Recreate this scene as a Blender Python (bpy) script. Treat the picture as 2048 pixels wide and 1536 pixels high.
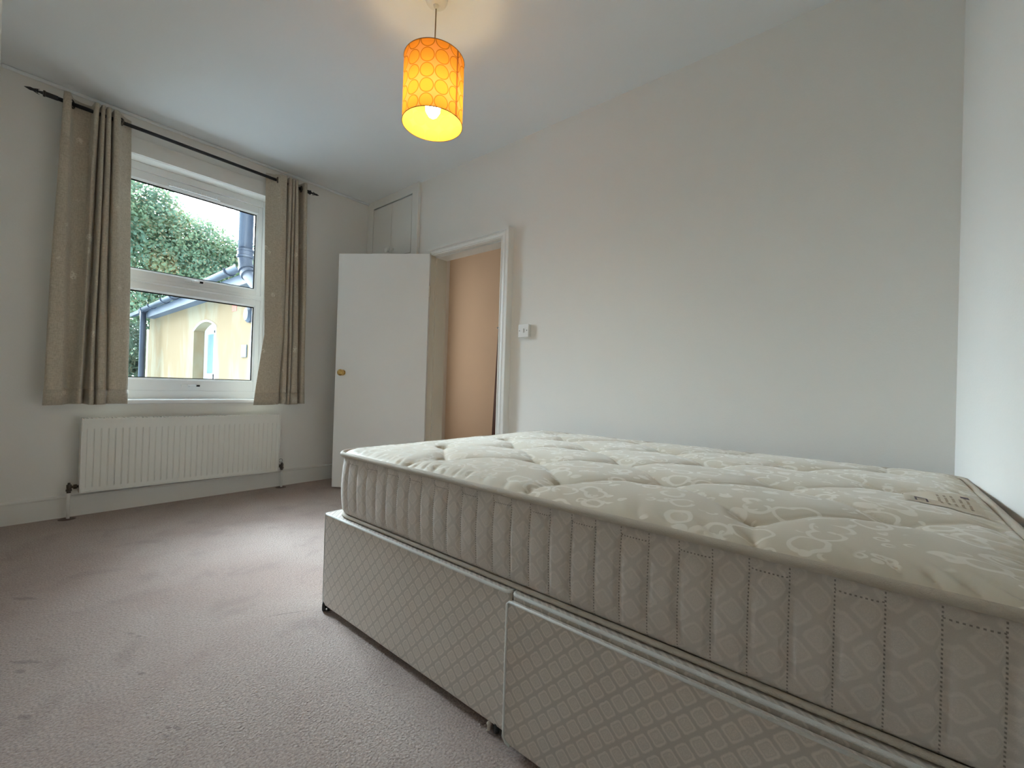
import bpy, bmesh, math, random
from mathutils import Vector, Matrix
random.seed(7)
PI = math.pi
scene = bpy.context.scene
for o in list(bpy.data.objects):
    bpy.data.objects.remove(o, do_unlink=True)
COL = scene.collection

# ------------------------------------------------------------------ camera
cam_d = bpy.data.cameras.new('camera')
cam_d.sensor_width = 36.0
cam_d.lens = 869.456 / 2048 * 36.0
cam_d.clip_start = 0.004
cam_d.clip_end = 300
cam = bpy.data.objects.new('camera', cam_d)
COL.objects.link(cam)
R_ = Vector((0.76643611, 0.64158372, 0.03075757))
U_ = Vector((-0.01910548, -0.02509282, 0.99950254))
F_ = Vector((-0.64203635, 0.76664248, 0.00697428))
M = Matrix((R_, U_, -F_)).transposed().to_4x4()
M.translation = Vector((0, 0, 0.897))
cam.matrix_world = M
scene.camera = cam

# ------------------------------------------------------------------ exposure
vs = scene.view_settings
vs.view_transform = 'Standard'
vs.look = 'None'
vs.gamma = 1.0
vs.use_curve_mapping = False
vs.exposure = 0.25
scene.cycles.use_denoising = True
scene.cycles.max_bounces = 16
scene.cycles.diffuse_bounces = 10
scene.cycles.transparent_max_bounces = 12
scene.cycles.sample_clamp_indirect = 6.0

# ------------------------------------------------------------------ world: overcast sky, brightest towards the west
world = bpy.data.worlds.new('overcast_sky')
scene.world = world
world.use_nodes = True
nt = world.node_tree
nt.nodes.clear()
SKY_BASE, SKY_LOBE = 1.8, 120.0
wo = nt.nodes.new('ShaderNodeOutputWorld')
wb = nt.nodes.new('ShaderNodeBackground')
tc = nt.nodes.new('ShaderNodeTexCoord')
dp = nt.nodes.new('ShaderNodeVectorMath'); dp.operation = 'DOT_PRODUCT'
sd = Vector((-1.0, -0.09, 0.66)).normalized()
dp.inputs[1].default_value = sd
nt.links.new(tc.outputs['Generated'], dp.inputs[0])
mx = nt.nodes.new('ShaderNodeMath'); mx.operation = 'MAXIMUM'; mx.inputs[1].default_value = 0
nt.links.new(dp.outputs['Value'], mx.inputs[0])
pw = nt.nodes.new('ShaderNodeMath'); pw.operation = 'POWER'; pw.inputs[1].default_value = 12.0
nt.links.new(mx.outputs[0], pw.inputs[0])
ml = nt.nodes.new('ShaderNodeMath'); ml.operation = 'MULTIPLY_ADD'
ml.inputs[1].default_value = SKY_LOBE; ml.inputs[2].default_value = SKY_BASE
nt.links.new(pw.outputs[0], ml.inputs[0])
wb.inputs['Color'].default_value = (0.77, 0.90, 1.0, 1)
nt.links.new(ml.outputs[0], wb.inputs['Strength'])
nt.links.new(wb.outputs[0], wo.inputs[0])

# ------------------------------------------------------------------ unseen area light added at the hall's left end to brighten it
hl = bpy.data.lights.new('hall_fill_light', 'AREA')
hl.shape = 'RECTANGLE'; hl.size = 1.9; hl.size_y = 0.5
hl.energy = 5.0; hl.color = (1.0, 0.90, 0.80)
hlo = bpy.data.objects.new('hall_fill_light', hl); COL.objects.link(hlo)
hlo.location = (-3.84, 2.84, 1.30); hlo.rotation_euler = (0, math.radians(-90), 0)

# ================================================================== helpers
def setp(o, label=None, cat=None, group=None, kind=None):
    if label: o['label'] = label
    if cat: o['category'] = cat
    if group: o['group'] = group
    if kind: o['kind'] = kind
    return o

def empty(name, loc=(0, 0, 0)):
    o = bpy.data.objects.new(name, None); COL.objects.link(o)
    o.location = loc; o.empty_display_size = 0.1
    return o

def mesh(name, verts, faces, mat=None, parent=None, smooth=False, matidx=None):
    """verts in world space; parented objects are stored relative to the parent"""
    me = bpy.data.meshes.new(name)
    off = Vector((0, 0, 0))
    p = parent
    while p is not None:
        off += p.location; p = p.parent
    me.from_pydata([tuple(Vector(v) - off) for v in verts], [], faces)
    me.update()
    bm = bmesh.new(); bm.from_mesh(me)
    bmesh.ops.recalc_face_normals(bm, faces=bm.faces)
    bm.to_mesh(me); bm.free()
    if smooth:
        for f in me.polygons: f.use_smooth = True
    mats = mat if isinstance(mat, (list, tuple)) else [mat]
    for m_ in mats:
        if m_ is not None: me.materials.append(m_)
    if matidx:
        for f, i in zip(me.polygons, matidx): f.material_index = i
    o = bpy.data.objects.new(name, me); COL.objects.link(o)
    if parent is not None: o.parent = parent
    return o

class MB:
    """collects pieces that end up as ONE mesh"""
    def __init__(s): s.v = []; s.f = []
    def add(s, v, f):
        n = len(s.v); s.v += [tuple(p) for p in v]; s.f += [tuple(i + n for i in q) for q in f]
        return s
    def box(s, x0, x1, y0, y1, z0, z1):
        v = [(x, y, z) for x in (x0, x1) for y in (y0, y1) for z in (z0, z1)]
        f = [(0, 1, 3, 2), (4, 6, 7, 5), (0, 4, 5, 1), (2, 3, 7, 6), (0, 2, 6, 4), (1, 5, 7, 3)]
        return s.add(v, f)
    def quad(s, a, b, c, d): return s.add([a, b, c, d], [(0, 1, 2, 3)])
    def lathe(s, origin, axis, prof, n=24, cap=True):
        """prof: list of (distance along axis, radius)"""
        o = Vector(origin); a = Vector(axis).normalized()
        t = Vector((0, 0, 1)) if abs(a.z) < .9 else Vector((1, 0, 0))
        u = a.cross(t).normalized(); w = a.cross(u)
        v = []; f = []
        for (h, r) in prof:
            for k in range(n):
                an = 2 * PI * k / n
                v.append(o + a * h + (u * math.cos(an) + w * math.sin(an)) * r)
        for i in range(len(prof) - 1):
            for k in range(n):
                k2 = (k + 1) % n
                f.append((i * n + k, i * n + k2, (i + 1) * n + k2, (i + 1) * n + k))
        if cap:
            f.append(tuple(range(n))[::-1]); f.append(tuple((len(prof) - 1) * n + k for k in range(n)))
        return s.add(v, f)
    def tube(s, pts, r, n=12, cap=True, closed=False):
        pts = [Vector(p) for p in pts]; m = len(pts)
        rr = r if isinstance(r, (list, tuple)) else [r] * m
        v = []; f = []; u = None
        for i, p in enumerate(pts):
            if closed: d = pts[(i + 1) % m] - pts[i - 1]
            else: d = pts[min(i + 1, m - 1)] - pts[max(i - 1, 0)]
            d.normalize()
            if u is None:
                t = Vector((0, 0, 1)) if abs(d.z) < .9 else Vector((1, 0, 0))
                u = d.cross(t).normalized()
            u = (u - d * u.dot(d)).normalized(); w = d.cross(u)
            for k in range(n):
                an = 2 * PI * k / n
                v.append(p + (u * math.cos(an) + w * math.sin(an)) * rr[i])
        rng = m if closed else m - 1
        for i in range(rng):
            j = (i + 1) % m
            for k in range(n):
                k2 = (k + 1) % n
                f.append((i * n + k, i * n + k2, j * n + k2, j * n + k))
        if cap and not closed:
            f.append(tuple(range(n))[::-1]); f.append(tuple((m - 1) * n + k for k in range(n)))
        return s.add(v, f)
    def prism(s, poly, fn0, fn1):
        """extrude a 2D polygon between two placing functions"""
        n = len(poly)
        v = [fn0(*p) for p in poly] + [fn1(*p) for p in poly]
        f = [tuple(range(n))[::-1], tuple(range(n, 2 * n))] + [(i, (i + 1) % n, n + (i + 1) % n, n + i) for i in range(n)]
        return s.add(v, f)
    def build(s, name, mat, parent=None, smooth=False, bevel=0, seg=2):
        o = mesh(name, s.v, s.f, mat, parent, smooth)
        if bevel:
            b = o.modifiers.new('bevel', 'BEVEL'); b.width = bevel; b.segments = seg
            b.limit_method = 'ANGLE'; b.angle_limit = math.radians(40)
        if smooth:
            for p in o.data.polygons: p.use_smooth = True
        return o

def autosmooth(o, ang=40):
    for p in o.data.polygons: p.use_smooth = True
    bm = bmesh.new(); bm.from_mesh(o.data)
    for e in bm.edges:
        if len(e.link_faces) == 2 and e.calc_face_angle(0) > math.radians(ang): e.smooth = False
    bm.to_mesh(o.data); bm.free()
    return o

# ================================================================== materials
class N:
    def __init__(s, name):
        s.m = bpy.data.materials.new(name); s.m.use_nodes = True
        s.t = s.m.node_tree; s.t.nodes.clear()
        s.out = s.t.nodes.new('ShaderNodeOutputMaterial')
    def n(s, kind, **kw):
        x = s.t.nodes.new('ShaderNode' + kind)
        for k, v in kw.items(): setattr(x, k, v)
        return x
    def l(s, a, b): s.t.links.new(a, b)
    def put(s, sock, v):
        if isinstance(v, bpy.types.NodeSocket): s.l(v, sock)
        else: sock.default_value = v
    def math(s, op, a, b=0.0, c=None, clamp=False):
        x = s.n('Math', operation=op, use_clamp=clamp)
        s.put(x.inputs[0], a); s.put(x.inputs[1], b)
        if c is not None: s.put(x.inputs[2], c)
        return x.outputs[0]
    def ramp(s, v, a, b):   # smooth 0..1 between a and b
        x = s.n('MapRange', interpolation_type='SMOOTHSTEP')
        s.put(x.inputs['Value'], v); x.inputs['From Min'].default_value = a; x.inputs['From Max'].default_value = b
        return x.outputs[0]
    def mix(s, f, a, b):
        x = s.n('Mix', data_type='RGBA')
        s.put(x.inputs[0], f); s.put(x.inputs[6], a); s.put(x.inputs[7], b)
        return x.outputs[2]
    def coord(s): return s.n('NewGeometry').outputs['Position']
    def sep(s, v):
        x = s.n('SeparateXYZ'); s.l(v, x.inputs[0]); return x.outputs
    def noise(s, vec, scale, detail=2, rough=.5, out='Fac', dist=0):
        x = s.n('TexNoise'); s.l(vec, x.inputs['Vector'])
        x.inputs['Scale'].default_value = scale; x.inputs['Detail'].default_value = detail
        x.inputs['Roughness'].default_value = rough; x.inputs['Distortion'].default_value = dist
        return x.outputs[out]
    def voro(s, vec, scale, feature='F1', rnd=1, out='Distance'):
        x = s.n('TexVoronoi', feature=feature); s.l(vec, x.inputs['Vector'])
        x.inputs['Scale'].default_value = scale; x.inputs['Randomness'].default_value = rnd
        return x.outputs[out]
    def bump(s, h, strength=.3, dist=.01, nrm=None):
        x = s.n('Bump'); s.l(h, x.inputs['Height'])
        x.inputs['Strength'].default_value = strength; x.inputs['Distance'].default_value = dist
        if nrm is not None: s.l(nrm, x.inputs['Normal'])
        return x.outputs[0]
    def bsdf(s, color, rough=.5, metal=0, normal=None, sheen=0, spec=.5, coat=0):
        x = s.n('BsdfPrincipled')
        s.put(x.inputs['Base Color'], color); s.put(x.inputs['Roughness'], rough)
        x.inputs['Metallic'].default_value = metal
        if sheen:
            s.put(x.inputs['Sheen Weight'], sheen); x.inputs['Sheen Roughness'].default_value = .4
        x.inputs['Specular IOR Level'].default_value = spec
        x.inputs['Coat Weight'].default_value = coat
        if normal is not None: s.l(normal, x.inputs['Normal'])
        s.l(x.outputs[0], s.out.inputs[0])
        return x

def C4(r, g, b): return (r, g, b, 1)

def paint(name, col, rough=.6, bump=.05, scale=60, var=.03, spec=.4):
    m = N(name); p = m.coord()
    big = m.noise(p, 1.7, 3)
    fine = m.noise(p, scale, 3)
    c = m.mix(m.ramp(big, .3, .7), C4(*[x * (1 - var) for x in col]), C4(*[min(1, x * (1 + var)) for x in col]))
    m.bsdf(c, rough, normal=m.bump(fine, bump, .004), spec=spec)
    return m.m

def metal(name, col, rough=.3):
    m = N(name); p = m.coord()
    r = m.math('MULTIPLY_ADD', m.noise(p, 90, 2), .2, rough - .1)
    m.bsdf(C4(*col), r, 1.0)
    return m.m

M_WALL = paint('wall_paint', (.80, .79, .755), .85, .12, 140, .01, .2)
M_CEIL = paint('ceiling_paint', (.80, .825, .84), .9, .08, 90, .01, .2)
M_GLOSS = paint('gloss_white_wood', (.79, .785, .75), .38, .06, 25, .02)
M_DOOR = paint('door_paint', (.86, .86, .84), .42, .05, 30, .015)
M_CREAM = paint('jamb_cream_paint', (.74, .69, .58), .45, .05, 30, .02)
M_UPVC = paint('white_upvc', (.86, .88, .89), .25, .01, 20, .01, .5)
M_RAD = paint('radiator_enamel', (.80, .80, .75), .35, .03, 60, .01)
M_PLASTIC = paint('white_plastic', (.82, .82, .80), .3, .0, 20, .01)
M_BLACK = paint('black_iron', (.015, .015, .018), .45, .2, 200, .1)
M_BRASS = metal('brass', (.62, .42, .15), .28)
M_CHROME = metal('chrome', (.75, .75, .76), .2)
M_BRONZE = metal('dark_bronze', (.10, .085, .07), .4)
M_TAN = paint('hall_tan_paint', (.62, .50, .38), .85, .1, 120, .02, .2)
M_MAHOG = paint('dark_mahogany', (.06, .018, .012), .4, .1, 30, .15)
M_DARK = paint('dark_gap', (.02, .02, .02), .9, 0, 10, .1, .1)
M_RUBBER = paint('black_castor_plastic', (.012, .012, .013), .4, .02, 60, .1)

# carpet ------------------------------------------------------------
def carpet_mat():
    m = N('taupe_carpet'); p = m.coord()
    big = m.noise(p, 1.3, 4, .6, dist=.6)
    mid = m.noise(p, 5.5, 4, .6, dist=.4)
    fine = m.noise(p, 150, 4, .75)
    tuft = m.voro(p, 150)
    c = m.mix(m.ramp(big, .35, .68), C4(.41, .31, .27), C4(.46, .38, .335))
    c = m.mix(m.math('MULTIPLY', m.ramp(mid, .50, .72), .55), c, C4(.30, .225, .20))
    c = m.mix(m.math('MULTIPLY', m.ramp(fine, .60, .32), .75), c, C4(.22, .175, .155))
    c = m.mix(m.math('MULTIPLY', m.ramp(fine, .55, .8), .4), c, C4(.64, .59, .54))
    # dents, their shade painted as dark ellipses, along with small dirt marks
    s = m.sep(p)
    for (x, y, a, b, ang) in [(-2.58, .09, .05, .010, .5), (-2.56, .115, .05, .009, .5), (-2.01, .075, .045, .008, .6), (-1.99, .10, .045, .008, .6),
                              (-1.95, .075, .022, .012, .4), (-1.97, .33, .022, .008, .5), (-1.93, .345, .014, .007, .5), (-1.68, .31, .013, .008, .5),
                              (-1.68, .075, .028, .011, .5), (-1.35, .325, .018, .007, .4), (-1.34, .30, .013, .007, .4), (-1.37, .31, .013, .006, .4),
                              (-1.72, .75, .09, .004, 1.05)]:
        dx = m.math('SUBTRACT', s[0], x); dy = m.math('SUBTRACT', s[1], y)
        ca, sa = math.cos(ang), math.sin(ang)
        u = m.math('MULTIPLY_ADD', dx, ca / a, m.math('MULTIPLY', dy, sa / a))
        v = m.math('MULTIPLY_ADD', dx, -sa / b, m.math('MULTIPLY', dy, ca / b))
        d = m.math('MULTIPLY_ADD', u, u, m.math('MULTIPLY', v, v))
        d = m.math('MULTIPLY_ADD', mid, .8, d)
        c = m.mix(m.math('MULTIPLY', m.ramp(d, 1.5, .2), .5), c, C4(.11, .08, .07))
    h = m.math('MULTIPLY_ADD', fine, 1.0, m.math('MULTIPLY', tuft, .7))
    h = m.math('MULTIPLY_ADD', mid, .8, h)
    m.bsdf(c, .95, normal=m.bump(h, .75, .008), sheen=.3, spec=.1)
    return m.m
M_CARPET = carpet_mat()

# woven fabrics ------------------------------------------------------------
def lattice(m, pitch, rot=0.0):
    """rounded squares set on the diagonal, woven into the fabric; returns pattern 0..1"""
    s = m.sep(m.coord())
    p = m.math('ADD', s[0], s[1]); q = s[2]
    a = m.math('MULTIPLY', m.math('ADD', p, q), .7071 / pitch)
    b = m.math('MULTIPLY', m.math('SUBTRACT', p, q), .7071 / pitch)
    fa = m.math('ABSOLUTE', m.math('SUBTRACT', m.math('FRACT', a), .5))
    fb = m.math('ABSOLUTE', m.math('SUBTRACT', m.math('FRACT', b), .5))
    f4 = m.math('POWER', m.math('ADD', m.math('POWER', fa, 6), m.math('POWER', fb, 6)), 1 / 6)
    wob = m.math('MULTIPLY_ADD', m.noise(m.coord(), 160, 2), .10, -.05)
    d = m.math('ADD', f4, wob)
    ring = m.math('MULTIPLY', m.ramp(d, .27, .32), m.ramp(d, .41, .37))
    core = m.math('MULTIPLY', m.ramp(d, .25, .22), m.ramp(m.noise(m.coord(), 240, 2, dist=2.0), .47, .56))
    band = m.ramp(d, .40, .44)
    return ring, core, band

def damask_side(name, pitch, base, amt=1.0, stitch=False):
    m = N(name); p = m.coord()
    ring, core, band = lattice(m, pitch)
    wv = m.noise(p, 700, 2)
    b0 = C4(*base); lite = C4(*[min(1, x * 1.30) for x in base]); dk = C4(*[x * .80 for x in base])
    pat = m.noise(p, 6, 2)
    c = m.mix(m.math('MULTIPLY', ring, .75 * amt), b0, lite)
    c = m.mix(m.math('MULTIPLY', core, .55 * amt), c, lite)
    c = m.mix(m.math('MULTIPLY', band, .8 * amt), c, dk)
    c = m.mix(m.math('MULTIPLY', m.ramp(wv, .3, .7), .12), c, C4(*[x * .6 for x in base]))
    c = m.mix(m.math('MULTIPLY', m.ramp(pat, .5, .8), .12), c, C4(.55, .47, .36))
    h = m.math('MULTIPLY_ADD', m.math('ADD', ring, core), .5, m.math('MULTIPLY', wv, .5))
    if stitch:
        s = m.sep(p)
        ax = m.math('SUBTRACT', m.math('FRACT', m.math('MULTIPLY_ADD', s[0], 1 / .061, 1.569 / .061 + .5 + 100)), .5)
        dx = m.math('MULTIPLY', m.math('ABSOLUTE', ax), .061)
        dots = m.ramp(m.math('SINE', m.math('MULTIPLY', s[2], 2 * PI / .0065)), -.1, .3)
        line = m.math('MULTIPLY', m.ramp(dx, .0016, .0007), dots)
        c = m.mix(m.math('MULTIPLY', line, .7), c, C4(.10, .085, .07))
        # short horizontal stitch across every second channel near the top
        par = m.math('GREATER_THAN', m.math('FRACT', m.math('MULTIPLY_ADD', s[0], 1 / .122, 1.569 / .122 + 100)), .5)
        dz = m.math('ABSOLUTE', m.math('SUBTRACT', s[2], .5905))
        dotx = m.ramp(m.math('SINE', m.math('MULTIPLY', s[0], 2 * PI / .0065)), -.1, .3)
        l2 = m.math('MULTIPLY', m.math('MULTIPLY', m.ramp(dz, .0016, .0007), dotx), par)
        c = m.mix(m.math('MULTIPLY', l2, .7), c, C4(.10, .085, .07))
    m.bsdf(c, .72, normal=m.bump(h, .25, .002), sheen=.25, spec=.3)
    return m.m
M_BASE = damask_side('divan_damask', .037, (.56, .505, .45), .8)
M_BORDER = damask_side('mattress_border_damask', .045, (.58, .525, .475), .38, True)
M_PIPE = paint('fabric_piping', (.50, .445, .37), .7, .5, 500, .04, .3)
M_PIPEW = paint('white_piping', (.72, .72, .69), .6, .5, 500, .04, .3)

def scroll_mat():
    m = N('mattress_scroll_damask'); p = m.coord()
    w = m.n('TexNoise'); m.l(p, w.inputs['Vector']); w.inputs['Scale'].default_value = 9
    va = m.n('VectorMath', operation='MULTIPLY_ADD')
    m.l(w.outputs['Color'], va.inputs[0]); va.inputs[1].default_value = (.05, .05, 0); m.l(p, va.inputs[2])
    flat = m.n('VectorMath', operation='MULTIPLY'); m.l(va.outputs[0], flat.inputs[0]); flat.inputs[1].default_value = (1, 1, 0)
    v = flat.outputs[0]
    d = m.voro(v, 13, rnd=.85)
    # open rings and small curls
    r1 = m.math('MULTIPLY', m.ramp(m.math('ABSOLUTE', m.math('SUBTRACT', d, .42)), .065, .035), m.ramp(m.noise(v, 16, 1), .34, .42))
    d2 = m.voro(v, 31, rnd=.9)
    r2 = m.math('MULTIPLY', m.ramp(m.math('ABSOLUTE', m.math('SUBTRACT', d2, .30)), .10, .06), m.ramp(m.noise(v, 15, 1), .50, .58))
    pat = m.math('MAXIMUM', r1, r2)
    wv = m.noise(p, 600, 2)
    c = m.mix(m.math('MULTIPLY', pat, .7), C4(.60, .545, .44), C4(.84, .80, .71))
    old = m.noise(p, 3.2, 3)
    c = m.mix(m.math('MULTIPLY', m.ramp(old, .5, .75), .25), c, C4(.66, .55, .42))
    c = m.mix(m.math('MULTIPLY', wv, .10), c, C4(.45, .40, .33))
    rough = m.math('MULTIPLY_ADD', pat, -.27, .62)
    h = m.math('MULTIPLY_ADD', pat, .5, m.math('MULTIPLY', wv, .5))
    m.bsdf(c, rough, normal=m.bump(h, .2, .002), sheen=.3, spec=.45)
    return m.m
M_SCROLL = scroll_mat()
M_LABELF = paint('label_cloth', (.62, .55, .45), .7, .3, 500, .03, .3)
M_PURPLE = paint('dark_purple_thread', (.06, .035, .055), .7, .3, 500, .1, .3)
M_BROWNT = paint('brown_thread', (.33, .26, .19), .7, .3, 500, .1, .3)

def curtain_mat():
    m = N('beige_curtain_linen'); p = m.coord()
    st = m.n('VectorMath', operation='MULTIPLY'); m.l(p, st.inputs[0]); st.inputs[1].default_value = (1, 1, .12)
    st2 = m.n('VectorMath', operation='MULTIPLY'); m.l(p, st2.inputs[0]); st2.inputs[1].default_value = (.12, .12, 1)
    w1 = m.noise(st.outputs[0], 420, 2); w2 = m.noise(st2.outputs[0], 420, 2)
    wv = m.math('ADD', m.math('MULTIPLY', w1, .5), m.math('MULTIPLY', w2, .5))
    c = m.mix(m.ramp(wv, .35, .65), C4(.43, .375, .29), C4(.60, .535, .43))
    # scattered pale leaf sprigs
    wob = m.n('TexNoise'); m.l(p, wob.inputs['Vector']); wob.inputs['Scale'].default_value = 40
    va = m.n('VectorMath', operation='MULTIPLY_ADD'); m.l(wob.outputs['Color'], va.inputs[0]); va.inputs[1].default_value = (.03, .03, .03); m.l(p, va.inputs[2])
    sc = m.n('VectorMath', operation='MULTIPLY'); m.l(va.outputs[0], sc.inputs[0]); sc.inputs[1].default_value = (.4, 1.0, .75)
    d = m.voro(sc.outputs[0], 8.5, rnd=.9)
    spr = m.math('MULTIPLY', m.ramp(d, .17, .11), m.ramp(m.noise(p, 120, 2), .40, .55))
    c = m.mix(m.math('MULTIPLY', spr, .7), c, C4(.82, .78, .68))
    x = m.n('BsdfPrincipled'); m.l(c, x.inputs['Base Color']); x.inputs['Roughness'].default_value = .8
    x.inputs['Sheen Weight'].default_value = .3; x.inputs['Specular IOR Level'].default_value = .25
    m.l(m.bump(wv, .3, .002), x.inputs['Normal'])
    t = m.n('BsdfTranslucent'); m.l(c, t.inputs['Color'])
    ms = m.n('MixShader'); ms.inputs[0].default_value = .10
    m.l(x.outputs[0], ms.inputs[1]); m.l(t.outputs[0], ms.inputs[2]); m.l(ms.outputs[0], m.out.inputs[0])
    return m.m
M_CURTAIN = curtain_mat()

def glass_mat(name='window_glass', tint=(.96, .98, .98)):
    m = N(name)
    t = m.n('BsdfTransparent'); t.inputs['Color'].default_value = C4(*tint)
    g = m.n('BsdfGlossy'); g.inputs['Roughness'].default_value = .02
    fr = m.n('Fresnel'); fr.inputs['IOR'].default_value = 1.45
    smudge = m.noise(m.coord(), 5, 3)
    f = m.math('MULTIPLY', fr.outputs[0], m.math('MULTIPLY_ADD', smudge, .3, .6))
    ms = m.n('MixShader'); m.l(f, ms.inputs[0]); m.l(t.outputs[0], ms.inputs[1]); m.l(g.outputs[0], ms.inputs[2])
    m.l(ms.outputs[0], m.out.inputs[0])
    return m.m
M_GLASS = glass_mat()

# ================================================================== the room
W, D, Z = -3.87, 2.355, 2.655          # window wall plane, door wall plane, ceiling height
YL = -0.016                              # wall on the left, close beside the camera
def HX(y): return .235 + (2.355 - y) * .055   # the bed-head wall is slightly out of square
def struct(o): o['kind'] = 'structure'; return o

# floor / ceiling
def gridplane(x0, x1, y0, y1, z, nx, ny, fn=None):
    v = []; f = []
    for j in range(ny + 1):
        for i in range(nx + 1):
            x = x0 + (x1 - x0) * i / nx; y = y0 + (y1 - y0) * j / ny
            v.append((x, y, z + (fn(x, y) if fn else 0)))
    for j in range(ny):
        for i in range(nx):
            a = j * (nx + 1) + i
            f.append((a, a + 1, a + nx + 2, a + nx + 1))
    return v, f
fb = MB().box(W, .55, YL, D + 1.2, -.06, 0)
floor = struct(fb.build('floor', M_CARPET))
ceil = struct(MB().box(W - .25, .6, YL - .1, D + 1.35, Z, Z + .1).build('ceiling', M_CEIL))

# window wall with its opening
OY0, OY1, OZ0, OZ1 = .415, 1.455, .735, 2.393
wb_ = MB()
wb_.box(W - .25, W, YL - .1, OY0, -.1, Z)
wb_.box(W - .25, W, OY1, D + 1.35, -.1, Z)
wb_.box(W - .25, W, OY0, OY1, -.1, OZ0 - .03)
wb_.box(W - .25, W, OY0, OY1, OZ1, Z)
struct(wb_.build('wall_window_side', M_WALL))
# door wall
DX0, DX1, DZ1 = -2.905, -2.078, 2.005
wd = MB()
wd.box(W, DX0, D, D + .13, -.05, Z)
wd.box(DX1, .5, D, D + .13, -.05, Z)
wd.box(DX0, DX1, D, D + .13, DZ1, Z)
struct(wd.build('wall_door_side', M_WALL))
# bed-head wall, slightly out of square
hb = MB()
hb.add([(HX(YL - .1), YL - .1, -.05), (HX(D + .13), D + .13, -.05), (HX(D + .13) + .12, D + .13, -.05), (HX(YL - .1) + .12, YL - .1, -.05),
        (HX(YL - .1), YL - .1, Z), (HX(D + .13), D + .13, Z), (HX(D + .13) + .12, D + .13, Z), (HX(YL - .1) + .12, YL - .1, Z)],
       [(0, 1, 2, 3), (4, 7, 6, 5), (0, 4, 5, 1), (1, 5, 6, 2), (2, 6, 7, 3), (3, 7, 4, 0)])
struct(hb.build('wall_bedhead_side', M_WALL))
struct(MB().box(W - .02, .5, YL - .1, YL, -.05, Z).build('wall_left_side', M_WALL))
# hallway beyond the door
struct(MB().box(W, .5, 3.42, 3.5, -.05, Z).build('wall_hall_far', M_TAN))
struct(MB().box(-.62, -.55, D + .13, 3.42, 0, Z).build('wall_hall_end', M_TAN))

# skirting boards with a moulded top
def skirting(name, pts_fn, length_axis):
    pass
prof = [(0, 0), (.016, 0), (.016, .118), (.021, .121), (.021, .128), (.006, .134), (0, .134)]
sk = MB().prism(prof, lambda a, b: (W + a, YL, b), lambda a, b: (W + a, D, b))
struct(sk.build('baseboard_window_side', M_GLOSS))
sk = MB().prism(prof, lambda a, b: (DX1 + .09, D - a, b), lambda a, b: (HX(D), D - a, b))
struct(sk.build('baseboard_door_side', M_GLOSS))
sk = MB().prism(prof, lambda a, b: (W, D - a, b), lambda a, b: (DX0 - .02, D - a, b))
struct(sk.build('baseboard_corner', M_GLOSS))
sk = MB().prism(prof, lambda a, b: (HX(YL) - a, YL, b), lambda a, b: (HX(D) - a, D, b))
struct(sk.build('baseboard_bedhead_side', M_GLOSS))

# lintel board over the window + a thin rail under the ceiling
struct(MB().box(W, W + .018, OY0 - .03, OY1 + .03, OZ1 + .001, 2.502).build('trim_window_lintel', M_GLOSS, bevel=.002))
struct(MB().box(W, W + .02, YL, D, Z - .022, Z).build('trim_ceiling', M_CEIL, bevel=.009, seg=3))

# ------------------------------------------------------------------ doorway: lining, stops, architrave
dl = MB()
dl.box(DX0, DX0 + .022, D - .02, D + .145, 0, DZ1)
dl.box(DX0 + .022, DX0 + .037, D + .03, D + .145, 0, DZ1 - .022)
struct(dl.build('trim_door_jamb_hinge', M_CREAM, bevel=.0015))
dl = MB()
dl.box(DX1 - .022, DX1, D - .02, D + .145, 0, DZ1)
dl.box(DX1 - .037, DX1 - .022, D + .03, D + .145, 0, DZ1 - .022)
jr = struct(dl.build('trim_door_jamb_latch', M_GLOSS, bevel=.0015))
dl = MB()
dl.box(DX0 + .022, DX1 - .022, D - .02, D + .145, DZ1 - .022, DZ1)
dl.box(DX0 + .022, DX1 - .022, D + .03, D + .145, DZ1 - .037, DZ1 - .022)
struct(dl.build('trim_door_head', M_GLOSS, bevel=.0015))
# keep plate and hooks on the latch jamb
MB().box(DX1 - .024, DX1 - .0215, D - .016, D + .02, 1.285, 1.345).build('strike_plate', M_CHROME, jr)
MB().box(DX1 - .026, DX1 - .0215, D - .010, D + .028, .93, 1.0).build('strike_plate', M_BRONZE, jr)
MB().lathe((DX1 - .02, D - .018, 1.32), (-.4, -1, 0), [(0, .008), (.012, .007), (.016, .003)], 10).build('screw_eye', M_CHROME, jr)
# architrave profile (u = distance outwards from opening edge, v = projection into the room)
ap = [(-.006, 0), (-.006, .034), (.004, .040), (.012, .036), (.036, .040), (.044, .050), (.052, .046), (.060, .058), (.082, .058), (.085, .052), (.085, 0)]
XO0, XO1, ZO = -2.815 - .0, -2.085, 1.972
arch = MB()
def aleft(u, v, z): return (-2.835 - u * .0 - u, D - v, z)
xl, xr, zt = -2.893, -2.080, 1.972      # inner edges
n = len(ap)
rings = []
rings.append([(xr + u, D - v, 0) for u, v in ap])
rings.append([(xr + u, D - v, zt + u * .66) for u, v in ap])
rings.append([(xl + .05 - u * .66, D - v, zt + u * .66) for u, v in ap])
vv = [p for r in rings for p in r]; ff = []
for k in range(len(rings) - 1):
    for i in range(n):
        j = (i + 1) % n
        ff.append((k * n + i, k * n + j, (k + 1) * n + j, (k + 1) * n + i))
ff.append(tuple(range(n))); ff.append(tuple((len(rings) - 1) * n + i for i in range(n))[::-1])
arch.add(vv, ff)
struct(arch.build('trim_door_architrave', M_GLOSS))

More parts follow.
